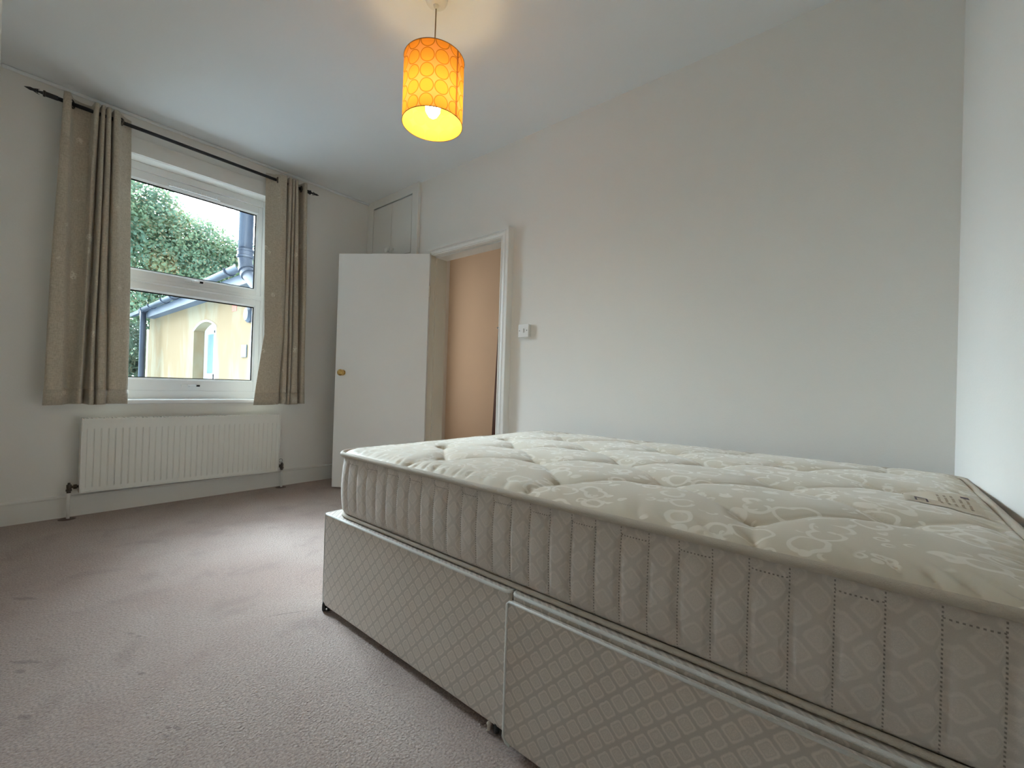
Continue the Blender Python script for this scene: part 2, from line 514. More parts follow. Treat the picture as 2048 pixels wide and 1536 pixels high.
# ------------------------------------------------------------------ the open door leaf
dr = empty('door_1', (-2.845, 2.292, 0)); struct(dr)
H0 = Vector((-2.845, 2.292, 0)); dd = Vector((-.825, -.565, 0)).normalized(); dn = Vector((.565, -.825, 0)).normalized()
def dp3(a, b, z): return tuple(H0 + dd * a + dn * b + Vector((0, 0, z)))
LEN, TH = .785, .038
def dbox(mb, a0, a1, b0, b1, z0, z1):
    v = [dp3(a, b, z) for a in (a0, a1) for b in (b0, b1) for z in (z0, z1)]
    return mb.add(v, [(0, 1, 3, 2), (4, 6, 7, 5), (0, 4, 5, 1), (2, 3, 7, 6), (0, 2, 6, 4), (1, 5, 7, 3)])
dbox(MB(), 0, LEN, -TH, 0, .012, 1.977).build('door_leaf', M_DOOR, dr, bevel=.002)
for side in (1, -1):
    b0 = 0 if side > 0 else -TH
    k = MB().lathe(dp3(.718, b0, .975), dn * side, [(0, .024), (.004, .024), (.007, .012), (.022, .010), (.028, .020), (.036, .0265), (.046, .0275), (.054, .022), (.058, .012), (.059, .002)], 28)
    kb = k.build('door_knob', M_BRASS, dr); autosmooth(kb, 50)
dbox(MB(), LEN, LEN + .0015, -.030, -.008, .90, 1.05).build('latch_plate', M_BRASS, dr)
for z in (.25, 1.62):
    hg = MB(); dbox(hg, -.004, -.0005, -.034, -.002, z, z + .09)
    hg.lathe(dp3(-.006, .004, z), (0, 0, 1), [(0, .006), (.09, .006)], 12)
    hg.build('hinge', M_CREAM, dr)

# ------------------------------------------------------------------ built-in cupboard over the door corner
cup = empty('wall_cupboard', (-3.47, D, 2.0))
setp(cup, 'white painted built-in cupboard with two flush doors high in the corner above the open door', 'cupboard')
cf = MB()
cz0, cz1 = 2.00, 2.655
cf.box(W, -3.775, D - .022, D, cz0, cz1)
cf.box(-3.165, -3.08, D - .022, D, cz0, cz1)
cf.box(-3.775, -3.165, D - .022, D, 2.578, cz1)
cf.box(-3.775, -3.165, D - .022, D, cz0, 2.055)
cf.box(-3.085, -3.072, D - .03, D, cz0, cz1)
cf.build('frame', M_GLOSS, cup, bevel=.002)
MB().box(-3.775, -3.165, D - .004, D - .001, 2.055, 2.578).build('gap_shade_sheet', M_DARK, cup)  # black sheet behind the doors, stands in for the shade in their gaps
for (a, b, kx) in ((-3.771, -3.472, -3.50), (-3.469, -3.170, -3.435)):
    dpn = MB().box(a, b, D - .020, D - .006, 2.059, 2.567).build('cupboard_door', M_GLOSS, cup, bevel=.001)
    kk = MB().lathe((kx, D - .020, 2.128), (0, -1, 0), [(0, .013), (.004, .013), (.010, .009), (.016, .012), (.024, .021), (.034, .022), (.041, .015), (.044, .002)], 20)
    autosmooth(kk.build('knob', M_GLOSS, dpn), 50)

# ------------------------------------------------------------------ light switch
sw = empty('light_switch', (-1.86, D, 1.287)); setp(sw, 'square white light switch on a surface box right of the doorway', 'switch')
MB().box(-1.903, -1.817, D - .024, D, 1.243, 1.329).build('back_box', M_PLASTIC, sw, bevel=.003)
MB().box(-1.905, -1.815, D - .032, D - .024, 1.241, 1.331).build('plate', M_PLASTIC, sw, bevel=.002, seg=3)
rk = MB().prism([(0, -.014), (-.003, -.014), (-.007, .013), (0, .013)], lambda a, b: (-1.867, D - .032 + a, 1.286 + b), lambda a, b: (-1.855, D - .032 + a, 1.286 + b))
rk.build('rocker', M_PLASTIC, sw, bevel=.001)
MB().box(-1.8552, -1.8535, D - .0325, D - .031, 1.272, 1.299).build('rocker_gap', M_DARK, sw)
for x in (-1.893, -1.829):
    MB().lathe((x, D - .032, 1.286), (0, -1, 0), [(0, .0035), (.0012, .003)], 12).build('screw', M_BRONZE, sw)

# ------------------------------------------------------------------ window: vertical sliding pair in white plastic
win = empty('window_1', (W - .12, .935, OZ0)); struct(win)
FX = W - .115                           # front face of the outer frame
fy0, fy1 = OY0, OY1
fr = MB()
fr.box(FX - .10, FX, fy0, fy0 + .03, OZ0, OZ1)
fr.box(FX - .10, FX, fy1 - .026, fy1, OZ0, OZ1)
fr.box(FX - .10, FX, fy0 + .03, fy1 - .026, OZ1 - .052, OZ1)
fr.box(FX - .10, FX, fy0 + .03, fy1 - .026, OZ0, OZ0 + .058)
fr.build('window_frame', M_UPVC, win, bevel=.003)
def sash(name, z0, z1, gz0, gz1, fx, dep):
    a0, a1 = fy0 + .03, fy1 - .026
    g0, g1 = a0 + .044, a1 - .044
    s = MB()
    # rails/stiles with a stepped, bevelled inner lip
    s.box(fx - dep, fx, a0, g0 - .012, z0, z1)
    s.box(fx - dep, fx, g1 + .012, a1, z0, z1)
    s.box(fx - dep, fx, g0 - .012, g1 + .012, gz1 + .012, z1)
    s.box(fx - dep, fx, g0 - .012, g1 + .012, z0, gz0 - .012)
    s.build(name, M_UPVC, win, bevel=.002)
    o = win.children[-1]
    lip = MB()
    for poly in ([(g0 - .012, gz0 - .012), (g1 + .012, gz0 - .012), (g1, gz0), (g0, gz0)], [(g0 - .012, gz1 + .012), (g1 + .012, gz1 + .012), (g1, gz1), (g0, gz1)],
                 [(g0 - .012, gz0 - .012), (g0 - .012, gz1 + .012), (g0, gz1), (g0, gz0)], [(g1 + .012, gz0 - .012), (g1 + .012, gz1 + .012), (g1, gz1), (g1, gz0)]):
        v = [(fx - .004, p[0], p[1]) for p in poly[:2]] + [(fx - .014, p[0], p[1]) for p in poly[2:]]
        v += [(fx - dep + .003, q[1], q[2]) for q in v]
        lip.add(v, [(0, 1, 2, 3), (4, 7, 6, 5), (0, 4, 5, 1), (1, 5, 6, 2), (2, 6, 7, 3), (3, 7, 4, 0)])
    bead = lip.build('glazing_bead', M_UPVC, o)
    # black gasket line
    gk = MB(); e = .0028
    gk.box(fx - .024, fx - .015, g0 - e, g1 + e, gz1 - .008, gz1 + .002)
    gk.box(fx - .024, fx - .015, g0 - e, g1 + e, gz0 - .002, gz0 + .005)
    gk.box(fx - .024, fx - .016, g0 - .002, g0 + .002, gz0, gz1)
    gk.box(fx - .024, fx - .015, g1 - .007, g1 + .002, gz0, gz1)
    gk.build('gasket', M_DARK, o)
    MB().box(fx - .030, fx - .026, g0 - .01, g1 + .01, gz0 - .01, gz1 + .01).build('glass_pane', M_GLASS, o)
    return o
s1 = sash('upper_sash', 1.590, 2.341, 1.652, 2.272, FX - .012, .04)
s2 = sash('lower_sash', .793, 1.560, .884, 1.498, FX - .004, .05)
# meeting rail / transom between the sashes
tr = MB().box(FX - .08, FX + .004, fy0 + .03, fy1 - .026, 1.556, 1.594)
tr.box(FX - .05, FX + .012, fy0 + .03, fy1 - .026, 1.560, 1.570)
tr.build('transom', M_UPVC, win, bevel=.002)
def handle(y, z, fx, par):
    h = MB(); h.box(fx, fx + .010, y - .060, y + .03, z - .010, z + .010); h.box(fx, fx + .026, y - .012, y + .020, z - .009, z + .009)
    h.prism([(.0, -.006), (.022, -.005), (.026, .0), (.022, .006), (0, .008)], lambda a, b: (fx + .006 + a, y - .018, z + b), lambda a, b: (fx + .006 + a * .9, y + .055, z + b * .8))
    o = h.build('sash_handle', M_UPVC, par, bevel=.0015)
    MB().box(fx + .014, fx + .030, y + .030, y + .052, z - .006, z + .007).build('lock_button', M_DARK, o, bevel=.001)
handle(.965, 1.622, FX - .012, s1)
handle(.965, .832, FX - .004, s2)
vt = MB().box(FX - .012, FX + .002, .80, 1.105, 2.292, 2.308)
for i in range(18):
    y = .815 + i * .0158
    vt.box(FX + .002, FX + .005, y, y + .009, 2.294, 2.306)
vt.box(FX - .012, FX + .007, .792, .812, 2.290, 2.311); vt.box(FX - .012, FX + .007, 1.095, 1.115, 2.290, 2.311)
vt.box(FX - .012, FX + .008, .945, .953, 2.290, 2.311); vt.box(FX - .012, FX + .008, .985, .993, 2.290, 2.311)
vt.build('trickle_vent', M_UPVC, s1, bevel=.001)
sl = MB().box(W - .23, W + .035, OY0 - .03, OY1 + .03, OZ0 - .03, OZ0)
slo = sl.build('window_sill', M_UPVC, win, bevel=.010, seg=4)

# ------------------------------------------------------------------ radiator
rad = empty('radiator', (W + .06, .945, .155)); setp(rad, 'long white panel radiator with fine vertical ribs under the window', 'radiator')
ry0, ry1 = .362, 1.532
rz0 = lambda y: .158 - (y - ry0) * .012
rz1 = lambda y: .617 - (y - ry0) * .008
XF = W + .100
nr = 33; per = 14
ys = [ry0 + .022 + (ry1 - ry0 - .044) * i / (nr * per) for i in range(nr * per + 1)]
def rib(i):
    t = (i % per) / per
    return .0055 * (1 - math.exp(-((min(t, 1 - t)) / .075) ** 2)) if 0 < i < nr * per else 0
zs = [0, .020, .052, .058, .066, .085, .3, .5, .7, .83, .855, .862, .872, .935, 1]
prof_ = [0, 0, 0, .2, 1, 1, 1, 1, 1, 1, 1, .2, 0, 0, 0]
v = []; f = []
for j, (tz, k) in enumerate(zip(zs, prof_)):
    for i, y in enumerate(ys):
        v.append((XF - .002 + (rib(i) - .0055) * k, y, rz0(y) + (rz1(y) - rz0(y)) * tz))
nn = len(ys)
for j in range(len(zs) - 1):
    for i in range(nn - 1):
        a = j * nn + i; f.append((a, a + 1, a + nn + 1, a + nn))
pm = MB().add(v, f)
for (ya, yb) in ((ry0, ry0 + .024), (ry1 - .024, ry1)):
    vq = [(x, y, (rz0(y) if b == 0 else rz1(y))) for x in (XF - .012, XF) for y in (ya, yb) for b in (0, 1)]
    pm.add(vq, [(0, 1, 3, 2), (4, 6, 7, 5), (0, 4, 5, 1), (2, 3, 7, 6), (0, 2, 6, 4), (1, 5, 7, 3)])
autosmooth(pm.build('front_panel', M_RAD, rad), 35)
bk = MB()
vq = [(x, y, (rz0(y) if b == 0 else rz1(y))) for x in (W + .035, XF - .012) for y in (ry0 + .012, ry1 - .012) for b in (0, 1)]
bk.add(vq, [(0, 1, 3, 2), (4, 6, 7, 5), (0, 4, 5, 1), (2, 3, 7, 6), (0, 2, 6, 4), (1, 5, 7, 3)])
bk.build('rear_body', M_RAD, rad, bevel=.003)
for (ya, yb) in ((ry0 - .002, ry0 + .006), (ry1 - .006, ry1 + .002)):
    cs = MB()
    vq = [(x, y, (rz0(y) - .002 if b == 0 else rz1(y) + .004)) for x in (W + .03, XF + .003) for y in (ya, yb) for b in (0, 1)]
    cs.add(vq, [(0, 1, 3, 2), (4, 6, 7, 5), (0, 4, 5, 1), (2, 3, 7, 6), (0, 2, 6, 4), (1, 5, 7, 3)])
    cs.build('side_panel', M_RAD, rad, bevel=.0015)

tg = MB()
for k in range(60):
    y = ry0 + .01 + (ry1 - ry0 - .02) * k / 60
    tg.box(W + .035, XF - .004, y, y + .009, rz1(y) - .001, rz1(y) + .004)
tg.box(XF - .006, XF + .003, ry0, ry1, .6065, .6115)
tg.box(W + .03, W + .036, ry0, ry1, .6065, .6115)
tg.build('top_grille', M_RAD, rad)
lp = MB()
vq = [(x, y, rz0(y) + b) for x in (XF - .004, XF + .003) for y in (ry0, ry1) for b in (.0, .007)]
lp.add(vq, [(0, 1, 3, 2), (4, 6, 7, 5), (0, 4, 5, 1), (2, 3, 7, 6), (0, 2, 6, 4), (1, 5, 7, 3)])
lp.build('bottom_seam', M_RAD, rad)
for (yv, sgn, zv) in ((.318, 1, .195), (1.572, -1, .180)):
    vx = W + .068
    vb = MB().lathe((vx, yv, zv - .035), (0, 0, 1), [(0, .010), (.010, .010), (.012, .014), (.022, .014), (.024, .011), (.050, .012), (.052, .007), (.062, .006), (.063, .003)], 14)
    vb.lathe((vx, yv, zv), (0, sgn, 0), [(.006, .008), (.018, .008), (.019, .014), (.034, .014), (.036, .008), (.050, .008)], 8)
    vo = vb.build('valve', M_BRONZE, rad); autosmooth(vo, 30)
    if sgn < 0:
        MB().tube([(vx + .003, yv - .012 + .014 * math.cos(a), zv + .045 + .014 * math.sin(a)) for a in [2 * PI * k / 20 for k in range(20)]], .0014, 6, closed=True).build('key_tag', M_BRONZE, vo)
    MB().lathe((vx, yv, -.001), (0, 0, 1), [(0, .0085), (zv - .033, .0085)], 14).build('pipe', M_GLOSS, rad, smooth=True)
    MB().lathe((vx + .002, yv - .004, .0005), (0, 0, 1), [(0, .042), (.001, .040), (.0022, .008)], 9).build('frayed_carpet_hole', M_MAHOG, rad)

# ------------------------------------------------------------------ curtain pole
RX = W + .09
rp = empty('curtain_pole', (RX, .94, 2.53)); setp(rp, 'thin black iron curtain pole with spear finials above the window', 'curtain pole')
def rz(y): return 2.537 - (y - .1) * .0085
MB().tube([(RX, .158, rz(.158)), (RX, 1.712, rz(1.712))], .0115, 14).build('pole', M_BLACK, rp, smooth=True)
for (ye, s) in ((.158, -1), (1.712, 1)):
    fp = MB().lathe((RX, ye, rz(ye)), (0, s, 0), [(-.05, .0135), (.0, .0145), (.002, .018), (.010, .018), (.012, .009), (.028, .006), (.031, .011), (.036, .006), (.042, .007), (.062, .009), (.085, .001)], 14)
    for k in range(3):
        a = 2 * PI * k / 3 + .5
        c, sn = math.cos(a), math.sin(a)
        base = Vector((RX, ye + s * .040, rz(ye)))
        fp.tube([base + Vector((c * .004, s * .012, sn * .004)), base + Vector((c * .012, -s * .004, sn * .012)), base + Vector((c * .017, -s * .016, sn * .017))], [.003, .0025, .001], 6)
    autosmooth(fp.build('finial', M_BLACK, rp), 40)
for y in (.262, 1.69):
    bb = MB().box(W, W + .006, y - .012, y + .012, rz(y) - .05, rz(y) + .03)
    bb.tube([(W + .003, y, rz(y) - .035), (W + .05, y, rz(y) - .03), (RX, y, rz(y) - .013)], .005, 8)
    bb.tube([(RX + .013 * math.cos(a), y, rz(y) + .013 * math.sin(a)) for a in [PI + PI * k / 10 for k in range(11)]], .004, 8)
    bb.build('bracket', M_BLACK, rp)

# ------------------------------------------------------------------ curtains
def catmull(pts, n):
    P = [pts[0]] + list(pts) + [pts[-1]]; out = []
    m = len(pts) - 1
    for i in range(n):
        t = m * i / (n - 1); k = min(int(t), m - 1); u = t - k
        a, b, c, d = [Vector(p) for p in P[k:k + 4]]
        out.append(.5 * ((2 * b) + (c - a) * u + (2 * a - 5 * b + 4 * c - d) * u * u + (3 * b - a - 3 * c + d) * u ** 3))
    return out
def curtain(label, top, bot, z_top, z_bot, rings, seed, nx=170, nz=60, bulge=None):
    root = empty('curtain', (RX, sum(p[0] for p in top) / len(top), z_bot)); setp(root, label, 'curtain', 'curtains at the window')
    T = catmull([(a, b, 0) for a, b in top], nx); B = catmull([(a, b, 0) for a, b in bot], nx)
    v = []; f = []
    rnd = random.Random(seed); ph = [rnd.random() * 6 for _ in range(4)]
    for j in range(nz + 1):
        t = j / nz; tt = t ** .85
        for i in range(nx):
            p = T[i].lerp(B[i], tt)
            s = i / (nx - 1)
            y = p.x + .004 * math.sin(7 * t + ph[0] + 9 * s) * t
            x = p.y + .006 * math.sin(5 * t + ph[1] + 14 * s) * t
            if bulge: y += bulge(s, t)
            v.append((RX + x, y, z_top(s) + (z_bot - z_top(s)) * t + (0.004 * math.sin(11 * s + ph[2]) * t)))
    for j in range(nz):
        for i in range(nx - 1):
            a = j * nx + i; f.append((a, a + 1, a + nx + 1, a + nx))
    o = mesh('drape', v, f, M_CURTAIN, root, smooth=True)
    sm = o.modifiers.new('thickness', 'SOLIDIFY'); sm.thickness = .0022; sm.offset = 0
    # bottom hem: doubled cloth just outside the drape
    hem_v = []; hem_f = []
    for j in (0, 1):
        for i in range(nx):
            k = int((nz - 2.2 * j)) * nx + i
            p = Vector(v[k]); q = Vector(v[min(k + 1, int((nz - 2.2 * j)) * nx + nx - 1)]) - Vector(v[max(k - 1, int((nz - 2.2 * j)) * nx)])
            nrm = Vector((q.y, -q.x, 0)).normalized() * .0022
            hem_v.append(p + nrm)
    for i in range(nx - 1): hem_f.append((i, i + 1, nx + i + 1, nx + i))
    h = mesh('hem', hem_v, hem_f, M_CURTAIN, root, smooth=True)
    sm = h.modifiers.new('thickness', 'SOLIDIFY'); sm.thickness = .0015; sm.offset = 0
    for (y, tilt) in rings:
        c = Vector((RX, y, rz(y))); ax = Vector((tilt, 1, 0)).normalized(); u = Vector((0, 0, 1)); w = ax.cross(u)
        MB().tube([c + (u * math.cos(a) + w * math.sin(a)) * .0225 for a in [2 * PI * k / 24 for k in range(24)]], .0055, 8, closed=True).build('eyelet_ring', M_BRONZE, root, smooth=True)
    return root
F, Bk = .036, -.038
topL = [(.236, -.02), (.231, .022), (.238, F), (.258, F), (.266, .0), (.278, -.03), (.31, Bk * 1.2), (.345, Bk * 1.2), (.357, Bk), (.362, .0), (.366, F), (.384, F), (.388, 0), (.391, Bk), (.395, 0), (.399, F), (.411, F), (.414, 0), (.417, Bk), (.420, 0), (.424, F), (.438, F), (.443, 0), (.447, Bk), (.452, 0), (.456, F), (.474, F), (.492, .004), (.520, -.03), (.548, -.046)]
botL = [(.196, -.02), (.190, .02), (.205, F * 1.1), (.262, F), (.276, .01), (.295, -.02), (.315, -.01), (.328, .02), (.338, F), (.350, F), (.357, .0), (.364, Bk * 1.2), (.378, Bk * 1.2), (.386, 0), (.391, F), (.404, F * .9), (.410, 0), (.414, Bk * .4), (.419, 0), (.423, F * .8), (.445, F * .9), (.458, .02), (.465, 0), (.470, .015), (.476, F), (.500, F * 1.1), (.53, .03), (.560, .02), (.576, .0)]
curtain('beige linen eyelet curtain left of the window pane with a broad shadowed fold', topL, botL,
        lambda s: 2.583, .708, [(.268, .5), (.488, -.6)], 1)
topR = [(1.380, -.045), (1.41, -.03), (1.445, .0), (1.468, .03), (1.486, F), (1.512, F), (1.521, 0), (1.526, Bk), (1.531, 0), (1.536, F), (1.551, F), (1.554, 0), (1.557, Bk), (1.560, 0), (1.563, F), (1.574, F), (1.577, 0), (1.580, Bk), (1.583, 0), (1.586, F), (1.600, F), (1.604, 0), (1.612, Bk), (1.640, Bk), (1.648, 0), (1.655, F), (1.676, F), (1.684, .0), (1.682, -.02)]
botR = [(1.318, .045), (1.37, .055), (1.43, .055), (1.475, .05), (1.500, F), (1.512, .02), (1.514, 0), (1.516, .0), (1.519, .01), (1.524, F * 1.2), (1.553, F), (1.560, 0), (1.565, Bk), (1.570, 0), (1.574, F), (1.590, F), (1.596, 0), (1.601, Bk), (1.606, 0), (1.611, F), (1.655, F), (1.662, 0), (1.668, Bk), (1.676, Bk), (1.681, 0), (1.687, F), (1.712, F), (1.722, .0), (1.72, -.02)]
curtain('beige linen eyelet curtain right of the window pane, its inner edge flaring over the sill', topR, botR,
        lambda s: 2.572, .697, [(1.455, .6), (1.642, .2)], 5,
        bulge=lambda s, t: (1 - s) ** 4 * .046 * (t / .7 if t < .7 else max(0, (1 - t) / .3) ** 1.2))

# ------------------------------------------------------------------ pendant lamp
PX, PY = -1.572, 1.256
pl = empty('pendant_lamp', (PX, PY, 2.08)); setp(pl, 'glowing orange drum pendant lamp with a pattern of rings hanging from the ceiling', 'lamp')
ro = MB().lathe((PX, PY, Z), (0, 0, -1), [(0, .05), (.006, .05), (.016, .046), (.024, .034), (.030, .014), (.042, .009), (.044, .004)], 32)
autosmooth(ro.build('ceiling_rose', M_PLASTIC, pl), 50)
def cord_mat():
    m = N('brown_cord'); m.bsdf(C4(.22, .15, .08), .6); return m.m
MB().tube([(PX, PY, Z - .04), (PX - .001, PY, 2.5), (PX, PY, 2.35)], .0028, 8).build('cord', cord_mat(), pl, smooth=True)
lh = MB().lathe((PX, PY, 2.36), (0, 0, -1), [(0, .006), (.02, .016), (.06, .018), (.065, .024), (.075, .024), (.08, .017), (.115, .015)], 20)
autosmooth(lh.build('lamp_holder', M_PLASTIC, pl), 40)
sp = MB()
RS = .135
for k in range(3):
    a = 2 * PI * k / 3 + .9
    c, s = math.cos(a), math.sin(a)
    sp.tube([(PX + c * .022, PY + s * .022, 2.292), (PX + c * .07, PY + s * .07, 2.325), (PX + c * (RS - .001), PY + s * (RS - .001), 2.366)], .0022, 6)
sp.tube([(PX + .023 * math.cos(a), PY + .023 * math.sin(a), 2.292) for a in [2 * PI * k / 20 for k in range(20)]], .0025, 6, closed=True)
sp.build('spider_frame', M_CHROME, pl)
def shade_mats():
    m = N('orange_ring_shade'); p = m.n('TexCoord').outputs['Object']; s = m.sep(p)
    ang = m.math('ARCTAN2', s[1], s[0])
    # circles in a regular grid round the drum
    a = m.math('MULTIPLY', ang, 13 / (2 * PI))
    b = m.math('MULTIPLY_ADD', s[2], 13 / (2 * PI * RS), .12)
    fa = m.math('SUBTRACT', m.math('FRACT', m.math('ADD', a, 20.37)), .5)
    fb = m.math('SUBTRACT', m.math('FRACT', m.math('ADD', b, 20)), .5)
    d = m.math('SQRT', m.math('ADD', m.math('MULTIPLY', fa, fa), m.math('MULTIPLY', fb, fb)))
    line = m.math('MULTIPLY', m.ramp(d, .41, .44), m.ramp(d, .50, .475))
    ins = m.ramp(d, .45, .43)
    seam = m.ramp(m.math('ABSOLUTE', m.math('SUBTRACT', ang, .165)), .05, .04)
    c = m.mix(ins, C4(.86, .36, .11), C4(.90, .36, .05))
    c = m.mix(line, c, C4(.52, .19, .025))
    c = m.mix(m.math('MULTIPLY', seam, .8), c, C4(.25, .08, .03))
    ci = C4(.88, .70, .10)
    df = m.n('BsdfDiffuse'); tl = m.n('BsdfTranslucent')
    bf = m.n('NewGeometry').outputs['Backfacing']
    m.l(m.mix(bf, c, ci), df.inputs['Color'])
    m.l(c, tl.inputs['Color'])
    ms = m.n('MixShader'); ms.inputs[0].default_value = .33
    m.l(df.outputs[0], ms.inputs[1]); m.l(tl.outputs[0], ms.inputs[2]); m.l(ms.outputs[0], m.out.inputs[0])
    return m.m
sh = MB().lathe((PX, PY, 2.08), (0, 0, 1), [(0, RS), (.07, RS), (.145, RS), (.22, RS), (.29, RS)], 72, cap=False)
so = sh.build('lamp_shade', shade_mats(), pl, smooth=True)
m_rim = paint('shade_rim', (.35, .16, .04), .6, 0, 20, .02)
for z in (2.08, 2.37):
    MB().tube([(PX + RS * math.cos(a), PY + RS * math.sin(a), z) for a in [2 * PI * k / 72 for k in range(72)]], .0018, 6, closed=True).build('rim_wire', m_rim, so, smooth=True)
def emis(name, col, st):
    m = N(name); e = m.n('Emission'); e.inputs[0].default_value = C4(*col); e.inputs[1].default_value = st
    m.l(e.outputs[0], m.out.inputs[0]); return m.m
BULB = 50.0
bl = MB().lathe((PX, PY, 2.245), (0, 0, -1), [(0, .014), (.02, .018), (.05, .030), (.08, .035), (.105, .032), (.125, .020), (.134, .008), (.135, .001)], 24)
bl.build('bulb', emis('warm_bulb', (1.0, .73, .42), BULB), pl, smooth=True)

# ================================================================== the bed
# divan base in two halves -------------------------------------------------
def rbox_z(x0, x1, y0, y1, z0, z1, r=.02, n=5):
    poly = []
    for (cx, cy, a0) in ((x1 - r, y1 - r, 0), (x0 + r, y1 - r, PI / 2), (x0 + r, y0 + r, PI), (x1 - r, y0 + r, 1.5 * PI)):
        for k in range(n + 1):
            a = a0 + (PI / 2) * k / n
            poly.append((cx + r * math.cos(a), cy + r * math.sin(a)))
    return MB().prism(poly, lambda a, b: (a, b, z0), lambda a, b: (a, b, z1)), poly
BY0, BY1 = .850, 2.222
BT = .381
def castor(x, y, par, rot=0):
    c = MB()
    ca, sa = math.cos(rot), math.sin(rot)
    for s in (-.009, .009):
        c.lathe((x + sa * s - ca * 0, y + ca * s, .0185), (sa, ca, 0), [(-.006, .008), (-.006, .0165), (-.004, .0185), (.004, .0185), (.006, .0165), (.006, .008)], 18)
    c.box(x - .010, x + .010, y - .010, y + .010, .014, .028)
    c.lathe((x, y, .016), (0, 0, 1), [(0, .007), (.03, .007)], 10)
    return c.build('castor', M_RUBBER, par)
halves = []
for (name, x0, x1, lab) in (('divan_base', -1.650, -.6965, 'foot half of the cream damask divan base, plain side panel, nearest the window'),
                            ('divan_base', -.6925, .233, 'head half of the cream damask divan base with a drawer, against the bed-head wall')):
    root = empty(name, ((x0 + x1) / 2, (BY0 + BY1) / 2, 0)); setp(root, lab, 'bed base')
    z0 = .024
    b, poly = rbox_z(x0, x1, BY0, BY1, z0, BT, .014)
    b.build('upholstered_body', M_BASE, root, bevel=.006, seg=3)
    rim = [(px_ + (.0045 if px_ < (x0 + x1) / 2 else -.0045), py_ , BT - .003) for px_, py_ in poly]
    MB().tube(rim, .0045, 8, closed=True).build('top_piping', M_PIPEW, root, smooth=True)
    if x0 < -1: MB().tube([(x0 + .003, BY0 + .003, z0), (x0 + .002, BY0 + .002, BT)], .0025, 6).build('corner_piping', M_PIPEW, root)
    halves.append(root)
for (x, y) in ((-1.634, .862), (-.735, .868), (-1.628, 2.19), (-.735, 2.19)): castor(x, y, halves[0], .6)
for (x, y) in ((-.655, .868), (.20, .875), (-.655, 2.19), (.20, 2.19)): castor(x, y, halves[1], .3)
# torn lining and linking bracket under the foot half
MB().tube([(-.752, .862, .030), (-.757, .852, .018), (-.753, .848, .008), (-.760, .846, .002)], [.004, .006, .004, .002], 7).build('torn_lining', M_PIPE, halves[0])
MB().tube([(-.722, .856, .026), (-.712, .853, .014), (-.703, .856, .022)], [.002, .003, .002], 6).build('link_clip', M_BRONZE, halves[0])
# drawer in the head half
dz0, dz1, dx0 = .020, .366, -.6905
dwr = empty('drawer', (-.30, BY0, .02)); dwr.parent = halves[1]
dwr.location = Vector((-.25, BY0, .02)) - halves[1].location
poly = [(dx0, dz0 + .012), (dx0 + .008, dz0 + .003), (dx0 + .02, dz0), (.20, dz0), (.20, dz1), (dx0 + .006, dz1), (dx0, dz1 - .006)]
MB().prism(poly, lambda a, b: (a, BY0 - .018, b), lambda a, b: (a, BY0 - .001, b)).build('drawer_front', M_BASE, dwr, bevel=.004, seg=2)
MB().tube([(.20, BY0 - .018, dz1), (dx0 + .006, BY0 - .018, dz1), (dx0, BY0 - .018, dz1 - .006), (dx0, BY0 - .018, dz0 + .012), (dx0 + .008, BY0 - .018, dz0 + .003), (dx0 + .02, BY0 - .018, dz0)], .0034, 8).build('drawer_piping', M_PIPEW, dwr, smooth=True)

# mattress -----------------------------------------------------------------
mt = empty('mattress', (-.68, 1.54, BT)); setp(mt, 'cream damask double mattress with tufted scroll-pattern top resting on the divan', 'mattress')
MX0, MX1, MY0, MY1 = -1.600, .236, .866, 2.216
MZB, MZT = BT + .006, .621
RC = .075
def rc_map(x, y, ins=0.0):
    """pull the square corner of the footprint onto a rounded one"""
    x0, x1, y0, y1 = MX0 + ins, MX1 - ins, MY0 + ins, MY1 - ins
    x = min(max(x, x0), x1); y = min(max(y, y0), y1)
    cx = x0 + RC if x < x0 + RC else (x1 - RC if x > x1 - RC else None)
    cy = y0 + RC if y < y0 + RC else (y1 - RC if y > y1 - RC else None)
    if cx is None or cy is None: return x, y
    a, b = x - cx, y - cy
    L = math.hypot(a, b)
    if L < 1e-9: return x, y
    s = max(abs(a), abs(b)) / L
    return cx + a * s, cy + b * s
tufts = []
for k in range(8):
    x = -1.40 + .24 * k
    ysr = [1.24, 1.64, 2.04] if k % 2 == 0 else [1.04, 1.44, 1.84]
    for y in ysr: tufts.append((x + random.uniform(-.012, .012), y + random.uniform(-.012, .012)))
tset = list(tufts)
segs = []
for i, a in enumerate(tset):
    for b in tset[i + 1:]:
        dx, dy = abs(a[0] - b[0]), abs(a[1] - b[1])
        if .18 < dx < .30 and .14 < dy < .27: segs.append((a, b, random.uniform(.5, 1.0)))
# short creases running from the outer tufts to the edge
for (x, y) in tset:
    if y < 1.1: segs.append(((x, y), (x + random.uniform(-.05, .05), MY0 + .02), random.uniform(.5, .9)))
    if y > 1.95: segs.append(((x, y), (x + random.uniform(-.05, .05), MY1 - .02), random.uniform(.4, .7)))
def segd(x, y, a, b):
    ax, ay = a; bx, by = b
    dx, dy = bx - ax, by - ay; L2 = dx * dx + dy * dy
    t = max(0, min(1, ((x - ax) * dx + (y - ay) * dy) / L2))
    return math.hypot(x - ax - t * dx, y - ay - t * dy), t
from mathutils import noise as mnoise
def edge_d(x, y):
    # distance to the rounded outline
    d = min(x - MX0, MX1 - x, y - MY0, MY1 - y)
    cx = MX0 + RC if x < MX0 + RC else (MX1 - RC if x > MX1 - RC else None)
    cy = MY0 + RC if y < MY0 + RC else (MY1 - RC if y > MY1 - RC else None)
    if cx is not None and cy is not None: d = RC - math.hypot(x - cx, y - cy)
    return max(0, d)
